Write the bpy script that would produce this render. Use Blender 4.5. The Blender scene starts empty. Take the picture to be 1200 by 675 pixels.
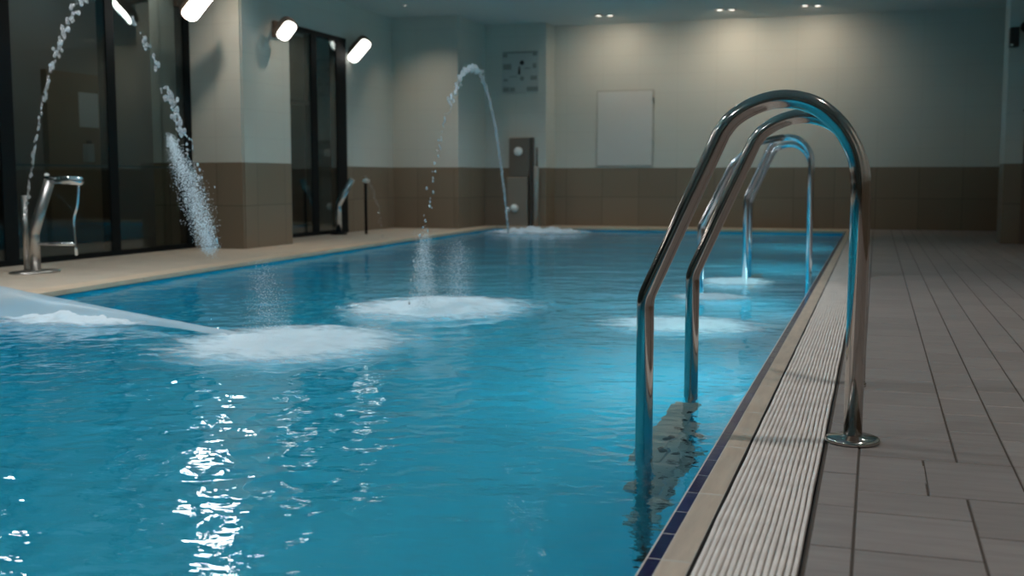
import bpy, bmesh, math, random
from mathutils import Vector, Matrix, noise
random.seed(7)
PI = math.pi
S = bpy.context.scene
C = S.collection

# ------------------------------------------------------------------ camera, world, exposure
cd = bpy.data.cameras.new('camera'); cam = bpy.data.objects.new('camera', cd); C.objects.link(cam)
cd.sensor_width = 36; cd.lens = 38.7; cd.clip_start = .05; cd.clip_end = 100
cam.location = (0, 0, .75)
cam.rotation_euler = (math.radians(90-5.6446), 0, math.radians(18.232))
cd.dof.use_dof = True; cd.dof.focus_distance = 3.5; cd.dof.aperture_fstop = 3.6
S.camera = cam
S.view_settings.view_transform = 'Standard'; S.view_settings.look = 'None'
S.view_settings.gamma = 1; S.view_settings.use_curve_mapping = False
S.view_settings.exposure = 0.0
w = bpy.data.worlds.new('night'); S.world = w; w.use_nodes = True
w.node_tree.nodes['Background'].inputs[0].default_value = (.05, .08, .1, 1)
w.node_tree.nodes['Background'].inputs[1].default_value = .25

POOL_LIGHT = 15        # each underwater lamp (W)
FLOOD = 28             # wall flood lens strength
DOWN_WALL = 41         # ceiling spots washing the far wall (W)
DOWN_DECK = 110         # ceiling spots over the deck (W)
DOWN_POOL = 150         # ceiling spots over the pool (W)

def light(name, kind, loc, to, power, color, size=.1, spot=None, spread=None, parent=None, blend=1.0):
    l = bpy.data.lights.new(name, kind); l.energy = power; l.color = color
    if kind == 'AREA':
        l.shape = 'DISK'; l.size = size
        if spread: l.spread = spread
    else: l.shadow_soft_size = size
    if kind == 'SPOT': l.spot_size = spot; l.spot_blend = blend
    o = bpy.data.objects.new(name, l); C.objects.link(o)
    o.location = loc; o.rotation_euler = (Vector(to)-Vector(loc)).to_track_quat('-Z', 'Y').to_euler()
    if parent: o.parent = parent; o.matrix_parent_inverse = Matrix.Translation(parent.location).inverted()
    return o

# large underwater area lights, one in front of each underwater lamp of the right pool wall
WZ = -.05               # water level
LAMP_Y = (.2, 5.8, 8.6, 11.6, 14.8)
for yy in LAMP_Y:
    light('underwater_light', 'AREA', (-.50, yy, -.55), (-3.2, yy-.1, -1.05), POOL_LIGHT, (.46, .93, 1.0), .24)

# ------------------------------------------------------------------ materials
def mat(name): 
    m = bpy.data.materials.new(name); m.use_nodes = True
    nt = m.node_tree; return m, nt, nt.nodes['Principled BSDF']
def N(nt, t, **kw):
    n = nt.nodes.new(t)
    for k, v in kw.items():
        if k in n.inputs: n.inputs[k].default_value = v
        else: setattr(n, k, v)
    return n
def plain(name, col, rough=.5, metal=0, spec=.5, noise_amt=.0, nscale=6, bump=0, bscale=60):
    m, nt, b = mat(name); L = nt.links
    b.inputs['Base Color'].default_value = (*col, 1); b.inputs['Roughness'].default_value = rough
    b.inputs['Metallic'].default_value = metal; b.inputs['Specular IOR Level'].default_value = spec
    tc = N(nt, 'ShaderNodeTexCoord')
    if noise_amt:
        n = N(nt, 'ShaderNodeTexNoise', Scale=nscale, Detail=5.0); L.new(tc.outputs['Object'], n.inputs['Vector'])
        r = N(nt, 'ShaderNodeMapRange'); r.inputs['From Min'].default_value = .3; r.inputs['From Max'].default_value = .7
        r.inputs['To Min'].default_value = 1-noise_amt; r.inputs['To Max'].default_value = 1+noise_amt
        L.new(n.outputs['Fac'], r.inputs['Value'])
        mx = N(nt, 'ShaderNodeMix', data_type='RGBA', blend_type='MULTIPLY'); mx.inputs[0].default_value = 1
        mx.inputs[6].default_value = (*col, 1); L.new(r.outputs[0], mx.inputs[7]); L.new(mx.outputs[2], b.inputs['Base Color'])
    if bump:
        n2 = N(nt, 'ShaderNodeTexNoise', Scale=bscale, Detail=4.0); L.new(tc.outputs['Object'], n2.inputs['Vector'])
        bp = N(nt, 'ShaderNodeBump', Strength=bump, Distance=.002); L.new(n2.outputs['Fac'], bp.inputs['Height']); L.new(bp.outputs[0], b.inputs['Normal'])
    return m
def emit(name, col, s):
    m, nt, b = mat(name); b.inputs['Base Color'].default_value = (*col, 1)
    b.inputs['Emission Color'].default_value = (*col, 1); b.inputs['Emission Strength'].default_value = s
    return m

STEEL = plain('stainless_steel', (.52, .475, .44), .11, 1, bump=.04, bscale=30)
STEEL2 = plain('brushed_steel', (.55, .52, .49), .3, 1)
BRIGHTSTEEL = plain('bright_steel', (.8, .84, .88), .12, 1)
DARKMETAL = plain('dark_frame', (.005, .008, .009), .6, spec=.15)
BROWNMETAL = plain('bronze_housing', (.16, .11, .08), .45)
BLACK = plain('black_plastic', (.01, .01, .01), .4)
WHITEP = plain('white_plastic', (.8, .8, .78), .4)
DARKTREAD = plain('tread_grip', (.02, .025, .03), .6)

def tile_wall(name, low, up, h=.93):
    """plaster-smooth pale tile above, tan stoneware tile below the dado line; pattern in world coordinates"""
    m, nt, b = mat(name); L = nt.links
    g = N(nt, 'ShaderNodeNewGeometry'); sp = N(nt, 'ShaderNodeSeparateXYZ'); L.new(g.outputs['Position'], sp.inputs[0])
    ad = N(nt, 'ShaderNodeMath', operation='ADD'); L.new(sp.outputs[0], ad.inputs[0]); L.new(sp.outputs[1], ad.inputs[1])
    cb = N(nt, 'ShaderNodeCombineXYZ'); L.new(ad.outputs[0], cb.inputs[0]); L.new(sp.outputs[2], cb.inputs[1])
    def brick(c1, c2, mo, wd, ht, ms):
        k = N(nt, 'ShaderNodeTexBrick', offset=0.0, squash=1.0); L.new(cb.outputs[0], k.inputs['Vector'])
        k.inputs['Color1'].default_value = (*c1, 1); k.inputs['Color2'].default_value = (*c2, 1); k.inputs['Mortar'].default_value = (*mo, 1)
        k.inputs['Scale'].default_value = 1; k.inputs['Mortar Size'].default_value = ms; k.inputs['Mortar Smooth'].default_value = .3
        k.inputs['Brick Width'].default_value = wd; k.inputs['Row Height'].default_value = ht
        return k
    dk = tuple(c*.86 for c in low)
    a = brick(low, dk, tuple(c*.55 for c in low), .6, h/2, .005)
    u = brick(up, tuple(c*.985 for c in up), tuple(c*.9 for c in up), .6, .3, .004)
    st = N(nt, 'ShaderNodeMath', operation='GREATER_THAN'); st.inputs[1].default_value = h; L.new(sp.outputs[2], st.inputs[0])
    mx = N(nt, 'ShaderNodeMix', data_type='RGBA'); L.new(st.outputs[0], mx.inputs[0]); L.new(a.outputs[0], mx.inputs[6]); L.new(u.outputs[0], mx.inputs[7])
    L.new(mx.outputs[2], b.inputs['Base Color']); b.inputs['Roughness'].default_value = .45
    b.inputs['Specular IOR Level'].default_value = .3
    return m
WALL = tile_wall('wall_tiles', (.25, .195, .14), (.60, .60, .55))
CEIL = plain('ceiling_paint', (.55, .58, .56), .8)
BASIN = None

def tile_mat(name, col, var=.08, rough=.45, streak=.12, stretch=(3, 20, 3)):
    m, nt, b = mat(name); L = nt.links
    g = N(nt, 'ShaderNodeNewGeometry'); tc = N(nt, 'ShaderNodeTexCoord')
    mp = N(nt, 'ShaderNodeMapping'); mp.inputs['Scale'].default_value = stretch; L.new(tc.outputs['Object'], mp.inputs[0])
    n = N(nt, 'ShaderNodeTexNoise', Scale=1.6, Detail=6.0, Roughness=.6); L.new(mp.outputs[0], n.inputs['Vector'])
    r1 = N(nt, 'ShaderNodeMapRange'); r1.inputs['To Min'].default_value = 1-var; r1.inputs['To Max'].default_value = 1+var
    L.new(g.outputs['Random Per Island'], r1.inputs['Value'])
    r2 = N(nt, 'ShaderNodeMapRange'); r2.inputs['From Min'].default_value = .3; r2.inputs['From Max'].default_value = .7
    r2.inputs['To Min'].default_value = 1-streak; r2.inputs['To Max'].default_value = 1+streak; L.new(n.outputs['Fac'], r2.inputs['Value'])
    mu = N(nt, 'ShaderNodeMath', operation='MULTIPLY'); L.new(r1.outputs[0], mu.inputs[0]); L.new(r2.outputs[0], mu.inputs[1])
    mx = N(nt, 'ShaderNodeMix', data_type='RGBA', blend_type='MULTIPLY'); mx.inputs[0].default_value = 1
    mx.inputs[6].default_value = (*col, 1); L.new(mu.outputs[0], mx.inputs[7]); L.new(mx.outputs[2], b.inputs['Base Color'])
    b.inputs['Roughness'].default_value = rough; b.inputs['Specular IOR Level'].default_value = .4
    bp = N(nt, 'ShaderNodeBump', Strength=.25, Distance=.002); L.new(n.outputs['Fac'], bp.inputs['Height']); L.new(bp.outputs[0], b.inputs['Normal'])
    return m
DECKTILE = tile_mat('grey_stoneware', (.265, .24, .23), rough=.42)
GROUT = plain('grout', (.075, .062, .052), .85)
COPING = tile_mat('beige_coping', (.54, .45, .36), .05, .4, .16, (18, 2.2, 10))
DECKLEFT = tile_mat('beige_deck', (.50, .42, .33), .05, .5, .1, (3, 3, 3))
NAVY = tile_mat('navy_glaze', (.012, .010, .075), .25, .15, .1)
GRATEM = plain('grating_plastic', (.86, .82, .78), .45, noise_amt=.10, nscale=14)
BASINM = tile_mat('pool_mosaic', (.017, .50, .70), .02, .5, .05, (2, 2, 2))

# ------------------------------------------------------------------ mesh helpers
def box(bm, x0, x1, y0, y1, z0, z1, ch=0):
    if ch:
        lo = [bm.verts.new(p) for p in ((x0, y0, z0), (x1, y0, z0), (x1, y1, z0), (x0, y1, z0))]
        mi = [bm.verts.new(p) for p in ((x0, y0, z1-ch), (x1, y0, z1-ch), (x1, y1, z1-ch), (x0, y1, z1-ch))]
        hi = [bm.verts.new(p) for p in ((x0+ch, y0+ch, z1), (x1-ch, y0+ch, z1), (x1-ch, y1-ch, z1), (x0+ch, y1-ch, z1))]
        bm.faces.new(hi); bm.faces.new(lo[::-1])
        for i in range(4):
            j = (i+1) % 4
            bm.faces.new((lo[i], lo[j], mi[j], mi[i])); bm.faces.new((mi[i], mi[j], hi[j], hi[i]))
        return
    v = [bm.verts.new(p) for p in ((x0, y0, z0), (x1, y0, z0), (x1, y1, z0), (x0, y1, z0), (x0, y0, z1), (x1, y0, z1), (x1, y1, z1), (x0, y1, z1))]
    for f in ((0, 3, 2, 1), (4, 5, 6, 7), (0, 1, 5, 4), (1, 2, 6, 5), (2, 3, 7, 6), (3, 0, 4, 7)): bm.faces.new([v[i] for i in f])
def obj(name, bm, m, parent=None, smooth=False, kind=None, bevel=0):
    me = bpy.data.meshes.new(name); bm.normal_update(); bm.to_mesh(me); bm.free()
    me.materials.append(m)
    if smooth:
        for p in me.polygons: p.use_smooth = True
    o = bpy.data.objects.new(name, me); C.objects.link(o)
    if bevel:
        b = o.modifiers.new('bevel', 'BEVEL'); b.width = bevel; b.segments = 2; b.limit_method = 'ANGLE'
    if parent: o.parent = parent; o.matrix_parent_inverse = Matrix.Translation(parent.location).inverted()
    if kind: o['kind'] = kind
    return o
def bx(name, x0, x1, y0, y1, z0, z1, m, parent=None, kind=None, bevel=0):
    bm = bmesh.new(); box(bm, x0, x1, y0, y1, z0, z1); return obj(name, bm, m, parent, kind=kind, bevel=bevel)
def thing(name, label, cat, loc, group=None):
    o = bpy.data.objects.new(name, None); C.objects.link(o); o.location = loc; o.empty_display_size = .1
    o['label'] = label; o['category'] = cat
    if group: o['group'] = group
    return o
def tag(o, label, cat, group=None, kind=None):
    o['label'] = label; o['category'] = cat
    if group: o['group'] = group
    if kind: o['kind'] = kind
    return o
def catmull(pts, n=8):
    P = [Vector(p) for p in pts]; P = [P[0]*2-P[1]] + P + [P[-1]*2-P[-2]]; out = []
    for i in range(1, len(P)-2):
        a, b, c, d = P[i-1:i+3]
        for k in range(n):
            t = k/n
            out.append(.5*((2*b)+(-a+c)*t+(2*a-5*b+4*c-d)*t*t+(-a+3*b-3*c+d)*t**3))
    out.append(P[-2]); return out
def fillet(pts, r, n=8):
    """polyline with rounded corners"""
    P = [Vector(p) for p in pts]; out = [P[0]]
    for i in range(1, len(P)-1):
        a = (P[i-1]-P[i]).normalized(); b = (P[i+1]-P[i]).normalized()
        ang = a.angle(b); d = min(r/math.tan(ang/2), (P[i-1]-P[i]).length*.49, (P[i+1]-P[i]).length*.49)
        s, e = P[i]+a*d, P[i]+b*d
        for k in range(n+1):
            t = k/n; out.append((1-t)**2*s+2*t*(1-t)*P[i]+t*t*e)
    out.append(P[-1]); return out
def tube(bm, path, rad, seg=20, cap=True, sx=1.0):
    P = [Vector(p) for p in path]; rings = []; nrm = None
    for i, p in enumerate(P):
        t = (P[min(i+1, len(P)-1)]-P[max(i-1, 0)]).normalized()
        if nrm is None:
            nrm = t.orthogonal().normalized() if abs(t.y) > .9 else t.cross(Vector((0, 1, 0))).normalized()
        nrm = (nrm - t*nrm.dot(t)).normalized(); bi = t.cross(nrm)
        r = rad[i] if isinstance(rad, (list, tuple)) else rad
        rings.append([bm.verts.new(p+nrm*r*math.cos(2*PI*k/seg)+bi*r*sx*math.sin(2*PI*k/seg)) for k in range(seg)])
    for a, b in zip(rings, rings[1:]):
        for k in range(seg): bm.faces.new((a[k], a[(k+1) % seg], b[(k+1) % seg], b[k]))
    if cap: bm.faces.new(rings[0][::-1]); bm.faces.new(rings[-1])
def lathe(bm, prof, loc, seg=32, axis='Z', sy=1):
    rings = []
    M = {'Z': lambda r, a, h: Vector((r*math.cos(a), r*sy*math.sin(a), h)), 'Y': lambda r, a, h: Vector((r*math.cos(a), -h, r*math.sin(a))),
         'X': lambda r, a, h: Vector((-h, r*math.cos(a), r*math.sin(a)))}[axis]
    for r, h in prof:
        rings.append([bm.verts.new(Vector(loc)+M(max(r, 1e-4), 2*PI*k/seg, h)) for k in range(seg)])
    for a, b in zip(rings, rings[1:]):
        for k in range(seg): bm.faces.new((a[k], a[(k+1) % seg], b[(k+1) % seg], b[k]))
    bm.faces.new(rings[0][::-1]); bm.faces.new(rings[-1])
    bmesh.ops.recalc_face_normals(bm, faces=bm.faces[:])

# ------------------------------------------------------------------ room shell
ZC = 3.2; YB = -4.0; YF = 17.4; XR = 1.78; XG = -7.1
PX = -.41                                   # right pool edge
LE = [(-4.95, YB+1.2), (-5.14, 5.2), (-5.36, 8.0), (-5.58, 12.6), (-5.72, 16.6)]     # left pool edge
def lex(y):
    for a, b in zip(LE, LE[1:]):
        if y <= b[1]: return a[0]+(b[0]-a[0])*(y-a[1])/(b[1]-a[1])
    return LE[-1][0]
PY0, PY1 = YB+1.2, 16.6
bx('ceiling', -9.3, XR+.2, YB-.2, YF+.2, ZC, ZC+.15, CEIL, kind='structure')
bx('wall_far', -5.0, XR+.2, YF, YF+.2, -.1, ZC, WALL, kind='structure')
bx('wall_right', XR, XR+.2, YB, YF, -.1, ZC, WALL, kind='structure')
bx('wall_near', -9.3, XR+.2, YB-.2, YB, -.1, ZC, WALL, kind='structure')
# left side: column, recessed window, return walls
bx('wall_left_column', -7.6, -6.45, 10.4, 11.4, -.1, ZC, WALL, kind='structure')
bx('wall_left_return', -7.6, XG, 14.12, 15.7, -.1, ZC, WALL, kind='structure')
bx('wall_left_pier', -7.6, -6.03, 15.7, 17.6, -.1, ZC, WALL, kind='structure')
bx('wall_left_shower', -6.03, -5.0, 16.9, 17.6, -.1, ZC, WALL, kind='structure')
bx('wall_left_lintel', -7.6, XG, 11.4, 14.12, 2.70, ZC, WALL, kind='structure')
bx('trim_1', -6.74, -6.46, 10.37, 10.4, 0, ZC, WALL, kind='structure')
DARKROOM = plain('dark_room_wall', (.24, .22, .20), .8)
bx('wall_outer', -9.3, -9.1, YB, YF+.2, -.1, ZC, DARKROOM, kind='structure')
bx('floor_outer', -9.3, XG-.1, YB, YF+.2, -.1, -.01, plain('outer_floor', (.05, .06, .065), .6), kind='structure')
# right pillar and dark door frame beside it
bx('wall_right_pillar', 1.40, 1.60, 14.0, 14.5, -.02, ZC, WALL, kind='structure')
bx('trim_2', 1.60, 1.66, 13.95, 14.2, -.02, ZC, BROWNMETAL, kind='structure')

def glass_mat():
    m, nt, b = mat('dark_window_glass'); L = nt.links
    out = nt.nodes['Material Output']; nt.nodes.remove(b)
    gl = N(nt, 'ShaderNodeBsdfGlossy', Roughness=.02); gl.inputs['Color'].default_value = (.9, .95, .95, 1)
    tr = N(nt, 'ShaderNodeBsdfTransparent'); tr.inputs['Color'].default_value = (.72, .80, .80, 1)
    fr = N(nt, 'ShaderNodeFresnel', IOR=1.62); ge = N(nt, 'ShaderNodeNewGeometry'); ma = N(nt, 'ShaderNodeMath', operation='MULTIPLY_ADD'); ma.inputs[1].default_value = -1.0; ma.inputs[2].default_value = 1.0
    L.new(ge.outputs['Backfacing'], ma.inputs[0]); m3 = N(nt, 'ShaderNodeMath', operation='MULTIPLY_ADD'); m3.inputs[1].default_value = 1.62-1/1.62; m3.inputs[2].default_value = 1/1.62
    L.new(ma.outputs[0], m3.inputs[0]); L.new(m3.outputs[0], fr.inputs['IOR'])
    mx = N(nt, 'ShaderNodeMixShader')
    L.new(fr.outputs[0], mx.inputs[0]); L.new(tr.outputs[0], mx.inputs[1]); L.new(gl.outputs[0], mx.inputs[2]); L.new(mx.outputs[0], out.inputs[0])
    return m
GLASS = glass_mat()
def glazing(name, label, y0, y1, z1, posts, transoms):
    r = bpy.data.objects.new(name, None); C.objects.link(r); r.location = (XG, (y0+y1)/2, 0); r['kind'] = 'structure'
    bx('pane', XG-.012, XG-.002, y0, y1, .03, z1, GLASS, r)
    for a, b in posts: bx('mullion', XG-.1, XG+.006, a, b, .0, z1, DARKMETAL, r, bevel=.004)
    bx('sill', XG-.1, XG+.01, y0, y1, 0, .05, DARKMETAL, r)
    bx('head', XG-.1, XG+.01, y0, y1, z1-.06, z1, DARKMETAL, r)
    for a, b, z, h, m in transoms: bx('transom', XG-.09, XG-.02, a, b, z, z+h, m, r)
    return r
ALU = plain('grey_aluminium', (.07, .10, .10), .4)
glazing('window_1', '', YB, 10.4, 3.2, [(10.28, 10.4), (9.02, 9.15), (7.62, 7.78), (4.7, 4.86), (1.8, 1.96), (-1.1, -.94)],
        [(YB, 10.3, .865, .022, ALU)])
glazing('window_2', '', 11.4, 14.12, 2.70, [(11.4, 11.5), (13.1, 13.27), (13.82, 14.12)], [(12.3, 13.1, 1.72, .05, DARKMETAL)])
# pale notice and dispenser on the dark room's wall beyond the glass
bx('wall_outer_panel', -9.1, -9.02, 10.42, 11.48, .0, 2.0, plain('inner_brown', (.22, .15, .09), .8), kind='structure')
tag(bx('paper_notice', -9.019, -9.01, 10.94, 11.28, 1.37, 1.78, plain('notice_paper', (.55, .55, .55), .7)), 'pale notice on the brown wall seen through the dark window', 'notice')
t = thing('soap_dispenser', 'small dispenser below the notice seen through the dark window', 'dispenser', (-9.0, 11.05, 1.0))
bx('body', -9.019, -8.94, 10.98, 11.10, .96, 1.17, plain('dispenser_grey', (.35, .36, .36), .4), t, bevel=.01)
bx('pump', -8.99, -8.95, 11.02, 11.06, 1.17, 1.21, BLACK, t)

light('corridor_fill', 'AREA', (-8.0, 10.3, 3.1), (-9.0, 10.6, .8), 9, (1, .90, .80), 1.2)  # added fill with no fixture, brightens the room seen through the glass
# ------------------------------------------------------------------ floors
fl = bmesh.new()
random.seed(3)
G = .006
def tl(x0, x1, y0, y1): box(fl, x0+G/2, x1-G/2, y0+G/2, y1-G/2, -.012, random.uniform(-.0004, .0004), .0016)
xj = [-.022, .227]
ys = [2.288, 2.558, 2.851, 3.095]
while ys[-1] < YF: ys.append(ys[-1]+.2455)
y = 2.288
while y > YB: y -= .262; ys.insert(0, y)
# narrow strip along the grating
y = 2.29-.3*20
while y < YF: tl(-.110, -.022, max(y, YB), min(y+.3, YF)); y += .3
for a, b in zip(ys, ys[1:]):
    b = min(b, YF)
    if a < YB: a = YB
    if b-a < .02: continue
    if abs(a-2.851) < .01: tl(-.022, .145, a, b-.06); tl(-.022, .225, b-.06+0, b) if False else None
    if 2.5 < a < 3.0: continue
    tl(-.022, .227, a, b)
# irregular patch beside the ladder foot
tl(-.022, .227, 2.558, 2.740); tl(-.022, .142, 2.740, 2.885); tl(-.022, .142, 2.885, 3.095)
tl(.142, .364, 2.740, 3.095)
x = .227; col = 0
rows_r = {}
while x < XR:
    x1 = min(x+.1365, XR); wide = (x1-x)
    off = [0, .12, .04, .16, .08][col % 5]
    y = 3.095
    if col == 0:
        for a, b in ((3.095, 3.48), (2.45, 2.74), (2.18, 2.45)): tl(x, x1, a, b)
        y = 3.48; lo = 2.18
    else:
        tl(x, x1, 3.095, 3.36+off*.3); y = 3.36+off*.3; lo = 2.75+off*.2; tl(x, x1, lo, 3.095)
    while y < YF:
        y2 = min(y+.262, YF)
        if y2-y > .02: tl(x, x1, y, y2)
        y = y2
        if y2 >= YF: break
    while lo > YB:
        l2 = max(lo-.262, YB)
        if lo-l2 > .02: tl(x, x1, l2, lo)
        lo = l2
        if l2 <= YB: break
    x = x1; col += 1
obj('floor', fl, DECKTILE, kind='structure')
bx('floor_bed', -.114, XR, YB, YF, -.1, -.0035, GROUT, kind='structure')

# left deck, one slab following the pool edge
bm = bmesh.new()
def slab(bm, pts, z0, z1):
    lo = [bm.verts.new((x, y, z0)) for x, y in pts]; hi = [bm.verts.new((x, y, z1)) for x, y in pts]
    bm.faces.new(hi); bm.faces.new(lo[::-1])
    for i in range(len(pts)): j = (i+1) % len(pts); bm.faces.new((lo[i], lo[j], hi[j], hi[i]))
    bmesh.ops.recalc_face_normals(bm, faces=bm.faces[:])
CW = .22
inner = [(x-CW, y) for x, y in LE]
slab(bm, [(-7.7, YB)]+[(LE[0][0]-CW, YB)]+inner+[(LE[-1][0]-CW, YF+.1), (-7.7, YF+.1)], -.1, 0)
obj('floor_left', bm, DECKLEFT, kind='structure')
bm = bmesh.new(); slab(bm, [(LE[-1][0]-CW, PY1+.22), (-.114, PY1+.22), (-.114, YF+.1), (LE[-1][0]-CW, YF+.1)], -.1, 0)
obj('floor_far', bm, DECKLEFT, kind='structure')
bm = bmesh.new(); slab(bm, [(LE[0][0]-CW, YB), (-.114, YB), (-.114, PY0), (LE[0][0]-CW, PY0)], -.1, 0)
obj('floor_near', bm, DECKLEFT, kind='structure')
# rounded coping along the left and far edges
COPL = tile_mat('pale_coping', (.60, .47, .34), .04, .4, .08, (3, 3, 3))
bm = bmesh.new()
for (xa, ya), (xb, yb) in zip(LE, LE[1:]):
    n = max(1, round((yb-ya)/.5))
    for k in range(n):
        t0, t1 = k/n, (k+1)/n-.004/((yb-ya))
        p = [(xa+(xb-xa)*t, ya+(yb-ya)*t) for t in (t0, t1)]
        slab(bm, [(p[0][0]-CW+.002, p[0][1]), (p[0][0], p[0][1]), (p[1][0], p[1][1]), (p[1][0]-CW+.002, p[1][1])], -.028, .004)
x = LE[-1][0]-CW
while x < -.12:
    slab(bm, [(x, PY1), (min(x+.496, -.116), PY1), (min(x+.496, -.116), PY1+.218), (x, PY1+.218)], -.028, .004); x += .5
obj('trim_3', bm, COPL, kind='structure')

# right edge: navy glazed nosing, beige coping, black joint
bm = bmesh.new(); y = 2.105-.1625*30
while y < PY1:
    if y > PY0: box(bm, PX, -.3815, y+.002, y+.1605, -.04, .0005, .0015)
    y += .1625
obj('trim_4', bm, NAVY, kind='structure')
bm = bmesh.new(); y = 2.105-.4875*10
while y < PY1:
    if y > PY0: box(bm, -.381, -.322, y+.004, y+.4835, -.04, .0, .002)
    y += .4875
obj('trim_5', bm, COPING, kind='structure')
bx('trim_6', PX-.003, -.322, PY0, PY1, -.12, -.0004, plain('pale_grout', (.55, .52, .47), .8), kind='structure')
# channel under the grating
CH = plain('channel_black', (.012, .012, .012), .7)
bm = bmesh.new(); box(bm, -.322, -.112, PY0, PY1, -.13, -.12); box(bm, -.322, -.319, PY0, PY1, -.12, -.002); box(bm, -.1165, -.114, PY0, PY1, -.12, -.002)
obj('trim_7', bm, CH, kind='structure')
# grating: slats along the channel on cross bars
gr = thing('drain_grating', 'long white slatted overflow grating beside the right pool edge', 'drain grating', (-.215, 7, 0))
bm = bmesh.new(); ns = 15; gx0, gx1 = -.3165, -.1205; pitch = (gx1-gx0)/ns
for i in range(ns):
    x = gx0+pitch*(i+.5); hw = pitch*.35
    rows = []; y = PY0
    ph = random.uniform(0, 6)
    while y <= PY1+.001:
        d = .0006*math.sin(y*7+i*.3)+.0005*math.sin(y*17+ph)
        rows.append([bm.verts.new((x+d+a, y, z)) for a, z in ((-hw, -.022), (-hw, -.003), (-hw*.6, -.0008), (hw*.6, -.0008), (hw, -.003), (hw, -.022))])
        y += .05
    for a, b in zip(rows, rows[1:]):
        for k in range(5): bm.faces.new((a[k], a[k+1], b[k+1], b[k]))
bmesh.ops.recalc_face_normals(bm, faces=bm.faces[:])
obj('slats', bm, GRATEM, gr, smooth=False)

# ------------------------------------------------------------------ pool basin, water
PD = -1.4
bm = bmesh.new()
pts = [(PX+.02, PY0), (PX+.02, PY1+.02)] + [(x-.02, min(y, PY1)+(.02 if y > 16 else 0)) for x, y in LE[::-1]]
lo = [bm.verts.new((x, y, PD)) for x, y in pts]; hi = [bm.verts.new((x, y, -.035)) for x, y in pts]
bm.faces.new(lo)
for i in range(len(pts)): j = (i+1) % len(pts); bm.faces.new((lo[i], lo[j], hi[j], hi[i]))
bmesh.ops.recalc_face_normals(bm, faces=bm.faces[:]); bmesh.ops.reverse_faces(bm, faces=bm.faces[:])
obj('pool_basin', bm, BASINM, kind='structure')

SPL = [(-2.5, 5.95, 1.0, .02), (-2.75, 4.6, 1.0, .02), (-4.9, 15.2, .9, .018), (-4.2, 5.35, .8, .012)]
LEGS = [(-.648, 3.25), (-.648, 4.15)]
def wave(x, y):
    u = x*.95+y*.313; v = y*.95-x*.313          # crests run roughly across the pool
    h = .0068*noise.noise(Vector((u*.9, v*2.0, 3.1))) + .0028*noise.noise(Vector((u*2.6, v*6.5, 7))) + .0015*noise.noise(Vector((u*6, v*13, 1)))
    near = max(0, min(1, (4.6-math.hypot(x+2.9, (y-4.6)))/2.4))
    h += near*(.0009*noise.noise(Vector((u*12, v*24, 5)))+.0024*noise.noise(Vector((u*17, v*19, 8)))+.003*noise.noise(Vector((u*11, v*7, 4))))
    for sx, sy, a, am in SPL:
        d = math.hypot(x-sx, y-sy)
        if d < 2.4: h += am*.35*math.sin(d*26)*math.exp(-d*2.0)
    for sx, sy in LEGS:
        d = math.hypot(x-sx, y-sy)
        if d < .5: h += .0035*math.sin(d*75)*math.exp(-d*9)
    return h*(.75 if x > -1.2 else 1)
bm = bmesh.new(); rows = []
yv = []; y = PY0
while y < PY1+.015: yv.append(y); y += .045 if y < 1 else (.0175 if y < 7 else .04)
NX = 340
for y in yv:
    l = lex(y)-.015; r = PX+.003
    rows.append([bm.verts.new((l+(r-l)*k/NX, y, WZ+wave(l+(r-l)*k/NX, y))) for k in range(NX+1)])
for a, b in zip(rows, rows[1:]):
    for k in range(NX): bm.faces.new((a[k], a[k+1], b[k+1], b[k]))
m, nt, b = mat('pool_water'); L = nt.links
b.inputs['Base Color'].default_value = (.80, 1, 1, 1); b.inputs['Transmission Weight'].default_value = 1; b.inputs['IOR'].default_value = 1.33; b.inputs['Roughness'].default_value = .015
tc = N(nt, 'ShaderNodeTexCoord'); mp = N(nt, 'ShaderNodeMapping'); mp.inputs['Scale'].default_value = (1, 1.7, 1); mp.inputs['Rotation'].default_value = (0, 0, -.318); L.new(tc.outputs['Object'], mp.inputs[0])
n1 = N(nt, 'ShaderNodeTexNoise', Scale=16.0, Detail=2.0); L.new(mp.outputs[0], n1.inputs['Vector'])
bp = N(nt, 'ShaderNodeBump', Strength=.45, Distance=.004); L.new(n1.outputs['Fac'], bp.inputs['Height']); L.new(bp.outputs[0], b.inputs['Normal'])
WATER = m
tag(obj('pool_water', bm, WATER, smooth=True), 'rippling turquoise water filling the swimming pool', 'water', kind='stuff')

# underwater lamps on the right pool wall
for i, yy in enumerate(LAMP_Y):
    t = thing('underwater_lamp', 'round underwater lamp sunk in the right pool wall', 'pool lamp', (PX, yy, -.55), 'underwater lamps on the right pool wall')
    bm = bmesh.new(); lathe(bm, [(.17, 0), (.17, .02), (.14, .035), (.13, .03)], (PX+.015, yy, -.55), axis='X'); obj('rim', bm, STEEL2, t, True)
    bm = bmesh.new(); lathe(bm, [(.13, .0), (.13, .03), (.09, .04), (.0, .045)], (PX+.012, yy, -.55), axis='X'); obj('lens', bm, emit('pool_lamp_lens', (.6, .95, 1), 6), t, True)

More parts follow.
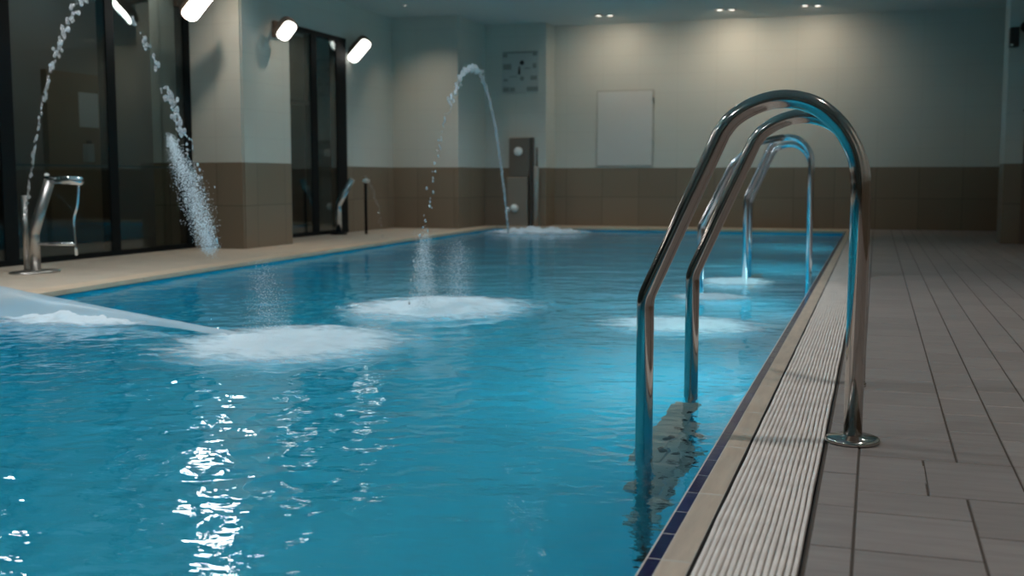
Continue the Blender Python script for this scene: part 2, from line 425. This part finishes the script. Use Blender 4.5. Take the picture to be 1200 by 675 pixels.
# ------------------------------------------------------------------ pool ladders
def rail_path(X0, Y, s=1, zb=-1.05, base=0, foot=True):
    # points: pool leg up, bend, slanted run, arch, deck leg down; X0 = deck leg
    o = lambda x, z: (X0+(x+.042)*s, Y, base+z*s)
    a = fillet([(X0-.606*s, Y, zb), o(-.648, .395), o(-.43, .884)], .12)
    b = catmull([o(-.43, .884), o(-.40, .922), o(-.353, .953), o(-.30, .972), o(-.253, .977), o(-.205, .970), o(-.155, .948), o(-.105, .903), o(-.070, .850), o(-.050, .795), o(-.042, .73)], 5)
    return a[:-1]+b+[Vector((X0, Y, base if foot else zb))]
lad = thing('pool_ladder', 'large polished steel pool ladder in the foreground with one foot on the grey deck', 'pool ladder', (-.042, 3.25, 0))
for Y in (3.25, 4.15):
    bm = bmesh.new(); tube(bm, rail_path(-.042, Y), .0262, 28); h = obj('handrail', bm, STEEL, lad, True)
    fr = [(.074, 0), (.077, .006), (.074, .012), (.066, .016), (.032, .0175), (.029, .021), (.0263, .0215)] if Y < 3.5 else [(.030, 0), (.030, .012), (.0262, .016)]
    bm = bmesh.new(); lathe(bm, fr, (-.042, Y, 0.0006), 40); obj('flange', bm, STEEL, h, True)
    bm = bmesh.new(); lathe(bm, [(.030, 0), (.030, .02), (.026, .03)], (-.648, Y, -1.08), 20); obj('rubber_foot', bm, BLACK, h, True)
TREADM = plain('pale_tread', (.30, .33, .31), .45)
for z in (-.27, -.55, -.83):
    bm = bmesh.new(); box(bm, -.705, -.605, 3.275, 4.125, z-.028, z); tr = obj('tread', bm, TREADM, lad, bevel=.004)
    for k in range(5):
        bm = bmesh.new(); lathe(bm, [(.014, 0), (.014, .003), (.010, .0035)], (-.622, 3.42+k*.14, z), 12, sy=1.6); obj('drain_slot', bm, DARKTREAD, tr)

lad2 = thing('pool_ladder', 'smaller bright steel ladder standing in the water behind the foreground ladder', 'pool ladder', (-.47, 8.8, WZ))
for Y, X0, s in ((8.8, -.478, .80), (9.9, -.538, .85)):
    bm = bmesh.new(); tube(bm, rail_path(X0, Y, 1.0, base=.06 if Y < 9 else .0, foot=False) if False else [Vector((p.x, p.y, p.z)) for p in rail_path(X0, Y, s, -1.2, base=(.29 if Y < 9 else .22), foot=False)], .024, 20)
    obj('handrail', bm, BRIGHTSTEEL, lad2, True)
bm = bmesh.new(); tube(bm, fillet([(-1.225, 8.2, -1.2), (-1.225, 8.2, .40), (-1.0, 8.2, .86), (-.84, 8.3, 1.02), (-.70, 8.75, 1.07)], .1), .026, 18); obj('side_rail', bm, BRIGHTSTEEL, lad2, True)
for z in (-.35, -.65): bx('tread', -1.0, -.92, 8.82, 9.88, z-.025, z, STEEL2, lad2)

# ------------------------------------------------------------------ flood lamps on the left wall
LENS = emit('flood_lens', (1, .97, .90), FLOOD)
LENS2 = emit('flood_lens_soft', (1, .97, .90), 4)
def flood(loc, wall_pt, ax, nn, label, L_=.34, W_=.16):
    t = thing('wall_flood_lamp', label, 'wall lamp', loc)
    a = Vector(ax).normalized(); n = Vector(nn); n = (n-a*n.dot(a)).normalized(); b_ = n.cross(a); c = Vector(loc)
    def slabr(name, m, hl, hw, d0, d1, parent):
        bm = bmesh.new(); ring = []
        r = hw*.75
        for cx, cy, a0 in ((hl-r, hw-r, 0), (-hl+r, hw-r, 90), (-hl+r, -hw+r, 180), (hl-r, -hw+r, 270)):
            for k in range(7):
                an = math.radians(a0+k*15); ring.append((cx+r*math.cos(an), cy+r*math.sin(an)))
        f = [bm.verts.new(c+a*u+b_*v+n*d1) for u, v in ring]; g = [bm.verts.new(c+a*u+b_*v+n*d0) for u, v in ring]
        bm.faces.new(f); bm.faces.new(g[::-1])
        for i in range(len(ring)): j = (i+1) % len(ring); bm.faces.new((g[i], g[j], f[j], f[i]))
        bmesh.ops.recalc_face_normals(bm, faces=bm.faces[:])
        return obj(name, bm, m, parent)
    slabr('housing', BROWNMETAL, L_/2+.015, W_/2+.015, -.09, -.006, t)
    slabr('lens', LENS2 if loc[1] > 10.5 else LENS, L_/2, W_/2, -.006, .004, t)
    bm = bmesh.new(); tube(bm, [c-n*.07, c-n*.12+(Vector(wall_pt)-c)*.4, Vector(wall_pt)], .02, 10); obj('bracket', bm, BROWNMETAL, t, True)
    wp = Vector(wall_pt); bx('wall_plate', wp.x, wp.x+.03, wp.y-.07, wp.y+.07, wp.z-.09, wp.z+.09, BROWNMETAL, t)
flood((-6.62, 9.88, 2.53), (-7.09, 10.2, 2.66), (.62, 0, .62), (.5, -.55, -.55), 'glowing lamp at the top edge where the large windows end', .40, .17)
flood((-6.22, 10.95, 2.375), (-6.45, 11.1, 2.42), (.55, 0, .60), (.55, -.5, -.55), 'glowing lamp on the tiled column, square to its right corner', .23, .16)
flood((-6.95, 14.25, 2.54), (-7.09, 14.4, 2.58), (.62, 0, .62), (.5, -.55, -.55), 'glowing lamp on the wall right of the narrow recessed window', .38, .17)
for k, yy in enumerate((7.08, 3.4)):      # the row continues towards the viewer, outside the picture
    flood((-6.85, yy, 2.62), (-7.09, yy+.1, 2.66), (.6, 0, .6), (.6, -.3, -.6), ['glowing lamp on the near window mullion left of the picture', 'glowing lamp nearest the viewer on the window wall'][k], .34, .16)

# ------------------------------------------------------------------ ceiling downlights
PLE = emit('pool_downlight_lens', (1, .95, .88), 60)
DLE = emit('downlight_lens', (1, .93, .82), 4)
def downlight(x, y, power, label, group, tgt=None, spot=1.2, r=.045, col=(1, .83, .63)):
    t = thing('ceiling_downlight', label, 'ceiling light', (x, y, ZC), group)
    bm = bmesh.new(); lathe(bm, [(r*1.5, 0), (r*1.5, -.012), (r*1.1, -.014), (r*1.05, 0)], (x, y, ZC), 24); obj('ring', bm, STEEL2, t, True)
    bm = bmesh.new(); lathe(bm, [(r, 0), (r, -.008), (r*.5, -.011)], (x, y, ZC), 20); obj('lens', bm, PLE if r > .06 and (y < 9 or x < -6) else DLE, t, True)
    light('downlight', 'SPOT', (x, y, ZC-.03), tgt or (x, y, 0), power, col, .04, spot, parent=t)
for x, k in ((-3.95, .85), (-2.15, 1.15), (-.95, .85)):
    side = {-3.95: 'leftmost', -2.15: 'middle', -.95: 'rightmost'}[x]
    for dx, hand in ((-.085, 'left'), (.085, 'right')):
        downlight(x+dx, 16.42+dx*.3, DOWN_WALL*k*.5, hand+' spot of the '+side+' ceiling pair by the far wall', 'paired spots by the far wall', (x+dx, YF+.25, 1.5), 2.6)
downlight(-6.4, 14.6, DOWN_WALL*.9, 'tiny recessed spot added for the glow on the left wall pier', None, (-6.3, 15.7, .8), 1.6, r=.025)  # spot added to put the warm glow on the pier
downlight(1.0, 11.5, DOWN_DECK*.35, 'unseen spot added over the far end of the grey deck for warm light', None, spot=2.3, r=.03, col=(1, .80, .62))  # extra unseen spot, added to warm the right wall and pillar
downlight(-6.3, 9.6, DOWN_WALL*1.0, 'small recessed spot in front of the tiled column', None, (-6.5, 10.9, .9), 1.3, r=.07)
downlight(-5.6, 11.4, DOWN_WALL*1.2, 'small recessed spot beside the tiled column', None, (-6.5, 11.0, 1.0), 1.2)
for y in (.2, 3.4, 6.6):
    downlight(.95, y, DOWN_DECK, 'recessed spot over the grey deck, outside the picture', 'spots over the deck', spot=1.9, col=(1, .90, .82))
for x, y in ((-4.2, 6.8), (-5.0, 5.2), (-3.2, 3.8), (-2.2, 7.8), (-4.4, 2.2), (-2.4, .8), (-3.4, 10.8), (-4.6, 14.2)):
    downlight(x, y, DOWN_POOL, 'recessed spot over the pool, outside the picture', 'spots over the pool', spot=2.4, r=.07, col=(.94, .97, 1))

# ------------------------------------------------------------------ far wall fittings
t = thing('wall_access_panel', 'flat white access panel on the far wall above the tiles', 'wall panel', (-3.84, YF, .96))
bx('panel', -4.28, -3.39, YF-.018, YF, .97, 2.14, plain('panel_white', (.62, .62, .60), .5), t, bevel=.004)
bm = bmesh.new()
for a, b_, c, d in ((-4.30, -3.37, 2.14, 2.16), (-4.30, -3.37, .95, .97), (-4.30, -4.28, .97, 2.14), (-3.39, -3.37, .97, 2.14)): box(bm, a, b_, YF-.012, YF, c, d)
obj('frame', bm, plain('panel_frame', (.42, .42, .38), .6), t)
for z in (1.35, 1.12, 2.0): bx('hinge', -3.395, -3.365, YF-.03, YF-.012, z-.03, z+.03, STEEL2, t)

t = thing('pool_rules_sign', 'grey sign with rows of dark symbols on the shower wall', 'sign', (-5.42, 16.9, 2.1))
bx('board', -5.73, -5.12, 16.885, 16.9, 2.12, 2.77, plain('sign_grey', (.50, .52, .50), .5), t)
SG = plain('sign_dark', (.27, .28, .26), .6); SB = plain('sign_black', (.03, .03, .03), .6)
def srect(u0, u1, v0, v1, m):
    bx('symbol', -5.73+.61*u0, -5.73+.61*u1, 16.880, 16.885, 2.77-.65*v1, 2.77-.65*v0, m, t, bevel=.002)
for r in ((0.02, .98, 0.01, .05), (.02, .15, .06, .14), (.84, .96, .04, .12), (.03, .26, .30, .44), (.62, .78, .40, .43), (.84, .94, .30, .42),
          (.04, .16, .66, .72), (.2, .42, .60, .62), (.78, .96, .60, .70), (.03, .20, .86, .97), (.22, .36, .87, .97), (.68, .99, .86, .97)): srect(*r, SG)
def sdisc(u, v, r, m, sy=1):
    bm = bmesh.new(); lathe(bm, [(r, 0), (r, .006)], (-5.73+.61*u, 16.885, 2.77-.65*v), 18, 'Y'); obj('symbol', bm, m, t)
sdisc(.55, .28, .036, SB); sdisc(.55, .66, .036, SG)
bm = bmesh.new(); tube(bm, [(-5.73+.61*.48, 16.884, 2.77-.65*.36), (-5.73+.61*.475, 16.884, 2.77-.65*.45), (-5.73+.61*.47, 16.884, 2.77-.65*.56)], [.008, .016, .022], 8); obj('symbol', bm, SB, t)

t = thing('shower_column', 'brown grey steel shower column with round white knobs under the sign', 'shower', (-5.38, 16.9, 0))
SHB = plain('shower_steel', (.24, .21, .18), .35, .6)
bx('lower_column', -5.60, -5.26, 16.74, 16.9, 0, .78, plain('shower_lower', (.30, .26, .22), .4, .4), t, bevel=.01)
bx('upper_column', -5.58, -5.24, 16.78, 16.9, .79, 1.41, SHB, t, bevel=.01)
bx('side_strip', -5.24, -5.19, 16.80, 16.9, .0, 1.41, plain('shower_dark', (.10, .09, .075), .4, .4), t, bevel=.006)
bm = bmesh.new(); lathe(bm, [(.07, 0), (.07, .02), (.06, .035), (0, .04)], (-5.42, 16.78, 1.19), 24, 'Y'); obj('push_knob', bm, WHITEP, t, True)
bm = bmesh.new(); lathe(bm, [(.062, 0), (.062, .02), (.05, .05), (0, .06)], (-5.47, 16.74, .29), 24, 'Y'); obj('foot_knob', bm, WHITEP, t, True)
bm = bmesh.new(); lathe(bm, [(.04, 0), (.04, .02), (.03, .04)], (-5.57, 16.74, .27), 20, 'Y'); obj('outlet', bm, BRIGHTSTEEL, t, True)
t = thing('shower_post', 'slim pale grey post right of the shower column', 'post', (-5.13, 16.8, 0))
bm = bmesh.new(); lathe(bm, [(.045, 0), (.045, .93), (.04, .95)], (-5.13, 16.80, 0), 20); obj('post', bm, plain('post_grey', (.42, .40, .36), .4, .3), t, True)
bm = bmesh.new(); lathe(bm, [(.018, 0), (.018, .29), (.012, .30)], (-5.12, 16.80, .95), 14); obj('rod', bm, SHB, t, True)

# speaker and wall box on the right pillar
t = thing('loudspeaker', 'small black loudspeaker high on the right pillar', 'loudspeaker', (1.45, 13.9, 2.3))
bm = bmesh.new(); box(bm, 1.385, 1.485, 13.78, 13.92, 2.24, 2.46); o = obj('cabinet', bm, BLACK, t, bevel=.01)
bx('bracket', 1.44, 1.48, 13.92, 14.0, 2.32, 2.38, BLACK, t); bx('badge', 1.395, 1.42, 13.77, 13.78, 2.25, 2.27, WHITEP, t)
t = thing('motion_sensor', 'black sensor box at the picture edge beside the loudspeaker', 'sensor', (1.55, 13.9, 2.4))
bm = bmesh.new(); lathe(bm, [(.06, 0), (.065, .06), (.03, .11)], (1.565, 13.95, 2.47), 16, 'Y'); obj('dome', bm, BLACK, t, True)
bx('bracket', 1.55, 1.585, 13.95, 14.0, 2.42, 2.58, BLACK, t)
t = thing('door_handle_plate', 'small white handle plate on the dark door trim at right', 'handle', (1.62, 13.9, 1.5))
bx('plate', 1.605, 1.64, 13.935, 13.95, 1.44, 1.68, WHITEP, t); bx('lever', 1.575, 1.63, 13.90, 13.935, 1.52, 1.545, DARKMETAL, t)

# ------------------------------------------------------------------ water spouts on the left deck
t = thing('water_spout', 'steel fountain frame with flat head on the left deck by the big windows', 'fountain spout', (-6.4, 7.17, 0))
bm = bmesh.new(); lathe(bm, [(.155, 0), (.155, .012), (.10, .02), (.06, .024)], (-6.42, 7.2, 0), 36, sy=1.5); obj('base_plate', bm, STEEL2, t, True)
bm = bmesh.new(); tube(bm, fillet([(-6.39, 7.17, .02), (-6.39, 7.17, .32), (-6.215, 7.17, .745)], .08), .042, 16); obj('stem', bm, STEEL2, t, True)
bm = bmesh.new(); tube(bm, fillet([(-6.24, 7.17, .74), (-6.05, 7.17, .745), (-5.915, 7.17, .735)], .05), .034, 16); obj('head', bm, BRIGHTSTEEL, t, True)
bm = bmesh.new(); tube(bm, catmull([(-5.94, 7.17, .72), (-5.96, 7.17, .55), (-6.0, 7.17, .42), (-5.985, 7.17, .15)], 4), .012, 10); obj('front_leg', bm, BRIGHTSTEEL, t, True)
bm = bmesh.new(); tube(bm, [(-6.37, 7.17, .235), (-5.99, 7.17, .24)], .014, 10); obj('cross_bar', bm, BRIGHTSTEEL, t, True)
bm = bmesh.new(); tube(bm, [(-6.50, 7.2, .02), (-6.50, 7.2, .62)], .022, 12); obj('nozzle_pipe', bm, STEEL2, t, True)
bm = bmesh.new(); lathe(bm, [(.018, 0), (.020, .01), (.010, .022)], (-6.215, 7.14, .775), 12); obj('cap', bm, WHITEP, t, True)

t = thing('water_spout', 'bent flat steel spout on the left deck in front of the narrow window', 'fountain spout', (-6.95, 13.7, 0))
bm = bmesh.new(); lathe(bm, [(.11, 0), (.11, .015), (.06, .03)], (-6.93, 13.5, 0), 28, sy=1.2); obj('base_plate', bm, DARKMETAL, t, True)
bm = bmesh.new(); tube(bm, fillet([(-6.93, 13.5, .02), (-6.93, 13.5, .40), (-6.72, 13.5, .75)], .08), .042, 14); obj('stem', bm, BRIGHTSTEEL, t, True)
t = thing('water_spout', 'thin dark fountain pole with white head beside the recessed window', 'fountain spout', (-6.6, 13.6, 0))
bm = bmesh.new(); tube(bm, [(-6.64, 13.75, 0), (-6.64, 13.75, .70)], .02, 12); obj('pole', bm, DARKMETAL, t, True)
bm = bmesh.new(); lathe(bm, [(.02, 0), (.05, .02), (.05, .04), (.01, .06)], (-6.62, 13.73, .70), 20); obj('head', bm, WHITEP, t, True)

# ------------------------------------------------------------------ water jets, spray, foam
m, nt, b = mat('jet_water'); b.inputs['Base Color'].default_value = (.95, .98, 1, 1); b.inputs['Transmission Weight'].default_value = .75; b.inputs['IOR'].default_value = 1.33; b.inputs['Roughness'].default_value = .02
JET = m
m, nt, b = mat('spray_water'); b.inputs['Base Color'].default_value = (.85, .92, .95, 1); b.inputs['Roughness'].default_value = .25; b.inputs['Subsurface Weight'].default_value = .0
SPRAY = m
ICO = {}
for sub in (1, 2):
    t_ = bmesh.new(); bmesh.ops.create_icosphere(t_, subdivisions=sub, radius=1); t_.verts.ensure_lookup_table()
    ICO[sub] = ([tuple(v.co) for v in t_.verts], [tuple(v.index for v in f.verts) for f in t_.faces]); t_.free()
class Drops:
    def __init__(self): self.v = []; self.f = []
    def add(self, p, r, st=(1, 1, 1), sub=1):
        vs, fs = ICO[sub]; o = len(self.v)
        self.v += [(p.x+a*r*st[0], p.y+b*r*st[1], p.z+c*r*st[2]) for a, b, c in vs]
        self.f += [tuple(i+o for i in f) for f in fs]
    def build(self, name, m):
        me = bpy.data.meshes.new(name); me.from_pydata(self.v, [], self.f); me.materials.append(m)
        me.polygons.foreach_set('use_smooth', [True]*len(me.polygons))
        o = bpy.data.objects.new(name, me); C.objects.link(o); return o
def para(A, B, k, t):
    A = Vector(A); B = Vector(B); p = A+(B-A)*t; p.z += 4*k*t*(1-t); return p
A1, B1, K1 = (-6.5, 7.15, .2), (-2.95, 4.68, -.05), 1.84
A2, B2, K2 = (-4.15, 12.5, -.02), (-2.56, 5.85, -.05), 1.74
def jet(A, B, K, segs, label, seed):
    """segs: (t0, t1, n, spread, rmin, rmax)"""
    random.seed(seed); bm = Drops()
    for t0, t1, n, sp, r0, r1 in segs:
        for i in range(n):
            t = t0+(t1-t0)*(i+random.random()*.9)/n; p = para(A, B, K, t)
            p += Vector([random.gauss(0, sp) for _ in range(3)]); r = random.uniform(r0, r1)
            bm.add(p, r, (1, 1, random.uniform(1, 1.9)), 2 if r > .009 else 1)
    return tag(bm.build('water_jet', JET), label, 'water jet')
jet(A1, B1, K1, [(.035, .26, 80, .006, .005, .012), (.26, .36, 30, .012, .005, .015), (.36, .52, 46, .014, .004, .014), (.66, .675, 7, .012, .005, .011), (.70, .725, 9, .012, .005, .012), (.745, .76, 8, .012, .005, .011), (.785, .84, 80, .014, .005, .011), (.84, .93, 50, .03, .004, .008)],
    'beaded water jet arching from the steel frame at left into the pool', 11)
jet(A2, B2, K2, [(.02, .42, 330, .005, .006, .011), (.42, .60, 70, .011, .006, .014), (.60, .74, 34, .010, .006, .013), (.74, .995, 50, .015, .005, .009)],
    'tall arching water jet in front of the far left wall', 12)
jet((-6.62, 13.7, .79), (-5.9, 12.7, .0), .18, [(.0, 1, 60, .01, .004, .008)], 'low faint jet arcing from the white headed pole', 13)

def plume(path, rads, dens, label, n, dsize, seed, spread=.55):
    """falling spray: fine droplets in a faint veil"""
    random.seed(seed)
    bm = Drops(); L_ = len(path)-1
    for i in range(n):
        u = random.random()**.8*L_; k = min(int(u), L_-1); f = u-k
        p = Vector(path[k])*(1-f)+Vector(path[k+1])*f; r = rads[k]*(1-f)+rads[k+1]*f
        p += Vector([random.gauss(0, r*spread) for _ in range(3)])*1
        if p.z < WZ+.01: p.z = WZ+.01+random.random()*.05
        bm.add(p, random.uniform(dsize*.5, dsize))
    tag(bm.build('water_spray', SPRAY), label, 'water spray', kind='stuff')
SP = [(-3.72, 5.24, .99), (-3.65, 5.20, .88), (-3.54, 5.13, .76), (-3.45, 5.07, .63), (-3.36, 5.0, .51), (-3.27, 4.93, .38)]
plume(SP, [.02, .045, .068, .072, .062, .045], 9, 'white spray where the left jet breaks up above the pool', 8500, .0023, 21, .46)
plume([(-2.50, 5.95, .42), (-2.5, 5.95, .2), (-2.5, 5.95, -.03)], [.045, .06, .085], 6, 'pale falling spray above the middle foam patch', 4500, .0022, 22)
plume([(-2.42, 6.3, .36), (-2.42, 6.3, .18), (-2.42, 6.3, -.03)], [.07, .09, .09], 2.2, 'faint wider veil of mist right of the falling spray', 2500, .002, 23)
plume([(-2.78, 4.62, .34), (-2.76, 4.62, .15), (-2.75, 4.6, -.03)], [.05, .08, .13], 3, 'thin mist above the nearest foam patch', 1500, .002, 24)

def foam_mat(seed, alpha=1.0):
    m, nt, b = mat('foam'); L = nt.links
    b.inputs['Base Color'].default_value = (.88, .93, .95, 1); b.inputs['Roughness'].default_value = .6
    tl_ = N(nt, 'ShaderNodeBsdfTranslucent'); tl_.inputs['Color'].default_value = (.88, .93, .95, 1)
    at = N(nt, 'ShaderNodeAttribute', attribute_name='edge'); tc = N(nt, 'ShaderNodeTexCoord')
    mp = N(nt, 'ShaderNodeMapping'); mp.inputs['Rotation'].default_value = (0, 0, -.318); mp.inputs['Scale'].default_value = (1, 2.2, 1); L.new(tc.outputs['Object'], mp.inputs[0])
    n = N(nt, 'ShaderNodeTexNoise', Scale=5.0, Detail=8.0, Roughness=.66); L.new(mp.outputs[0], n.inputs['Vector'])
    a = N(nt, 'ShaderNodeMath', operation='ADD'); L.new(n.outputs['Fac'], a.inputs[0]); L.new(at.outputs['Fac'], a.inputs[1])
    r = N(nt, 'ShaderNodeMapRange', interpolation_type='SMOOTHSTEP'); r.inputs['From Min'].default_value = .58; r.inputs['From Max'].default_value = 1.12; r.inputs['To Max'].default_value = alpha
    L.new(a.outputs[0], r.inputs['Value'])
    m1 = N(nt, 'ShaderNodeMixShader'); m1.inputs[0].default_value = .45; L.new(b.outputs[0], m1.inputs[1]); L.new(tl_.outputs[0], m1.inputs[2])
    tp = N(nt, 'ShaderNodeBsdfTransparent'); m2 = N(nt, 'ShaderNodeMixShader'); L.new(r.outputs[0], m2.inputs[0]); L.new(tp.outputs[0], m2.inputs[1]); L.new(m1.outputs[0], m2.inputs[2])
    L.new(m2.outputs[0], nt.nodes['Material Output'].inputs[0])
    return m
def foam(cx, cy, rx, ry, label, h=.03, alpha=1.0, seed=0, rot=0, tails=()):
    bm = bmesh.new(); lay = bm.verts.layers.float.new('edge'); n = 60; V = {}
    for i in range(n+1):
        for j in range(n+1):
            u, v = i/n*2-1, j/n*2-1; d = math.hypot(u, v)
            e = max(0, 1-d)
            px, py = u*rx, v*ry; X = cx+px*math.cos(rot)-py*math.sin(rot); Y = cy+px*math.sin(rot)+py*math.cos(rot)
            z = WZ+.012+max(0, wave(X, Y))+h*e*(.6+.7*noise.noise(Vector((X*9+seed, Y*9, 0))))+.012*e*noise.noise(Vector((X*30, Y*30, seed)))
            q = bm.verts.new((X, Y, z)); q[lay] = e*1.05; V[i, j] = q
    for i in range(n):
        for j in range(n):
            u, v = (i+.5)/n*2-1, (j+.5)/n*2-1
            if math.hypot(u, v) < 1.0: bm.faces.new((V[i, j], V[i+1, j], V[i+1, j+1], V[i, j+1]))
    for q in [q for q in bm.verts if not q.link_faces]: bm.verts.remove(q)
    return tag(obj('foam_patch', bm, foam_mat(seed, alpha), smooth=True), label, 'foam', kind='stuff')
foam(-2.66, 4.68, .72, .80, 'nearest churned white foam patch where the left jet lands', .035, 1, 1)
foam(-2.52, 6.25, .72, .85, 'white foam patch in mid pool under the falling spray', .045, 1, 2)
foam(-4.72, 15.55, .95, .9, 'bright foam patch at the far edge of the pool', .12, 1, 3)
foam(-4.22, 5.02, .62, .30, 'white foam streak along the flat water sheet at left', .07, 1, 4, .0)
foam(-.98, 5.95, .56, .46, 'small white foam patch standing for lamp glow in bubbles left of the foreground ladder rail', .02, 1, 5)  # glow of the underwater lamp in bubbles, put into a white mesh
foam(-1.02, 8.6, .36, .5, 'thin foam standing for lamp glow in bubbles at the foot of the smaller ladder', .02, .9, 6)  # pale mesh in place of lamp glow on bubbly water
foam(-1.02, 7.4, .34, .34, 'faint foam standing for lamp glow in bubbles just in front of the smaller ladder', .02, .7, 7)  # fainter lamp glow in the bubbles, also shaped as foam

# flat sheet of water shot in from the left
upper = [(-7.3, 6.0, .20), (-5.75, 5.55, .165), (-5.1, 5.35, .115), (-4.55, 5.3, .05), (-3.9, 5.15, .0), (-3.0, 4.85, -.035)]
lower = [(-6.0, 4.65, -.035), (-4.85, 4.95, -.035), (-4.5, 5.02, -.035), (-4.15, 5.05, -.035), (-3.65, 4.98, -.035), (-2.95, 4.72, -.035)]
U = catmull(upper, 10); Lw = catmull(lower, 10)
# the sheet leaves a slot in the deck left of the picture, so start it at the pool edge
bm = bmesh.new(); G_ = []
for a, b_ in zip(U, Lw):
    row = []
    for k in range(9):
        s = k/8; p = a*(1-s)+b_*s
        p.z += .035*math.sin(PI*s)*max(0, min(1, (-p.x-2.6)/2)); p.z += .003*noise.noise(p*9); row.append(bm.verts.new(p))
    G_.append(row)
for a, b_ in zip(G_, G_[1:]):
    for k in range(8): bm.faces.new((a[k], a[k+1], b_[k+1], b_[k]))
m, nt, b = mat('sheet_water'); b.inputs['Base Color'].default_value = (.40, .53, .60, 1); b.inputs['Roughness'].default_value = .3
b.inputs['Transmission Weight'].default_value = .25; b.inputs['IOR'].default_value = 1.33; b.inputs['Alpha'].default_value = .8
tag(obj('water_sheet', bm, m, smooth=True), 'smooth grey blue sheet of water entering from the left edge', 'water sheet')
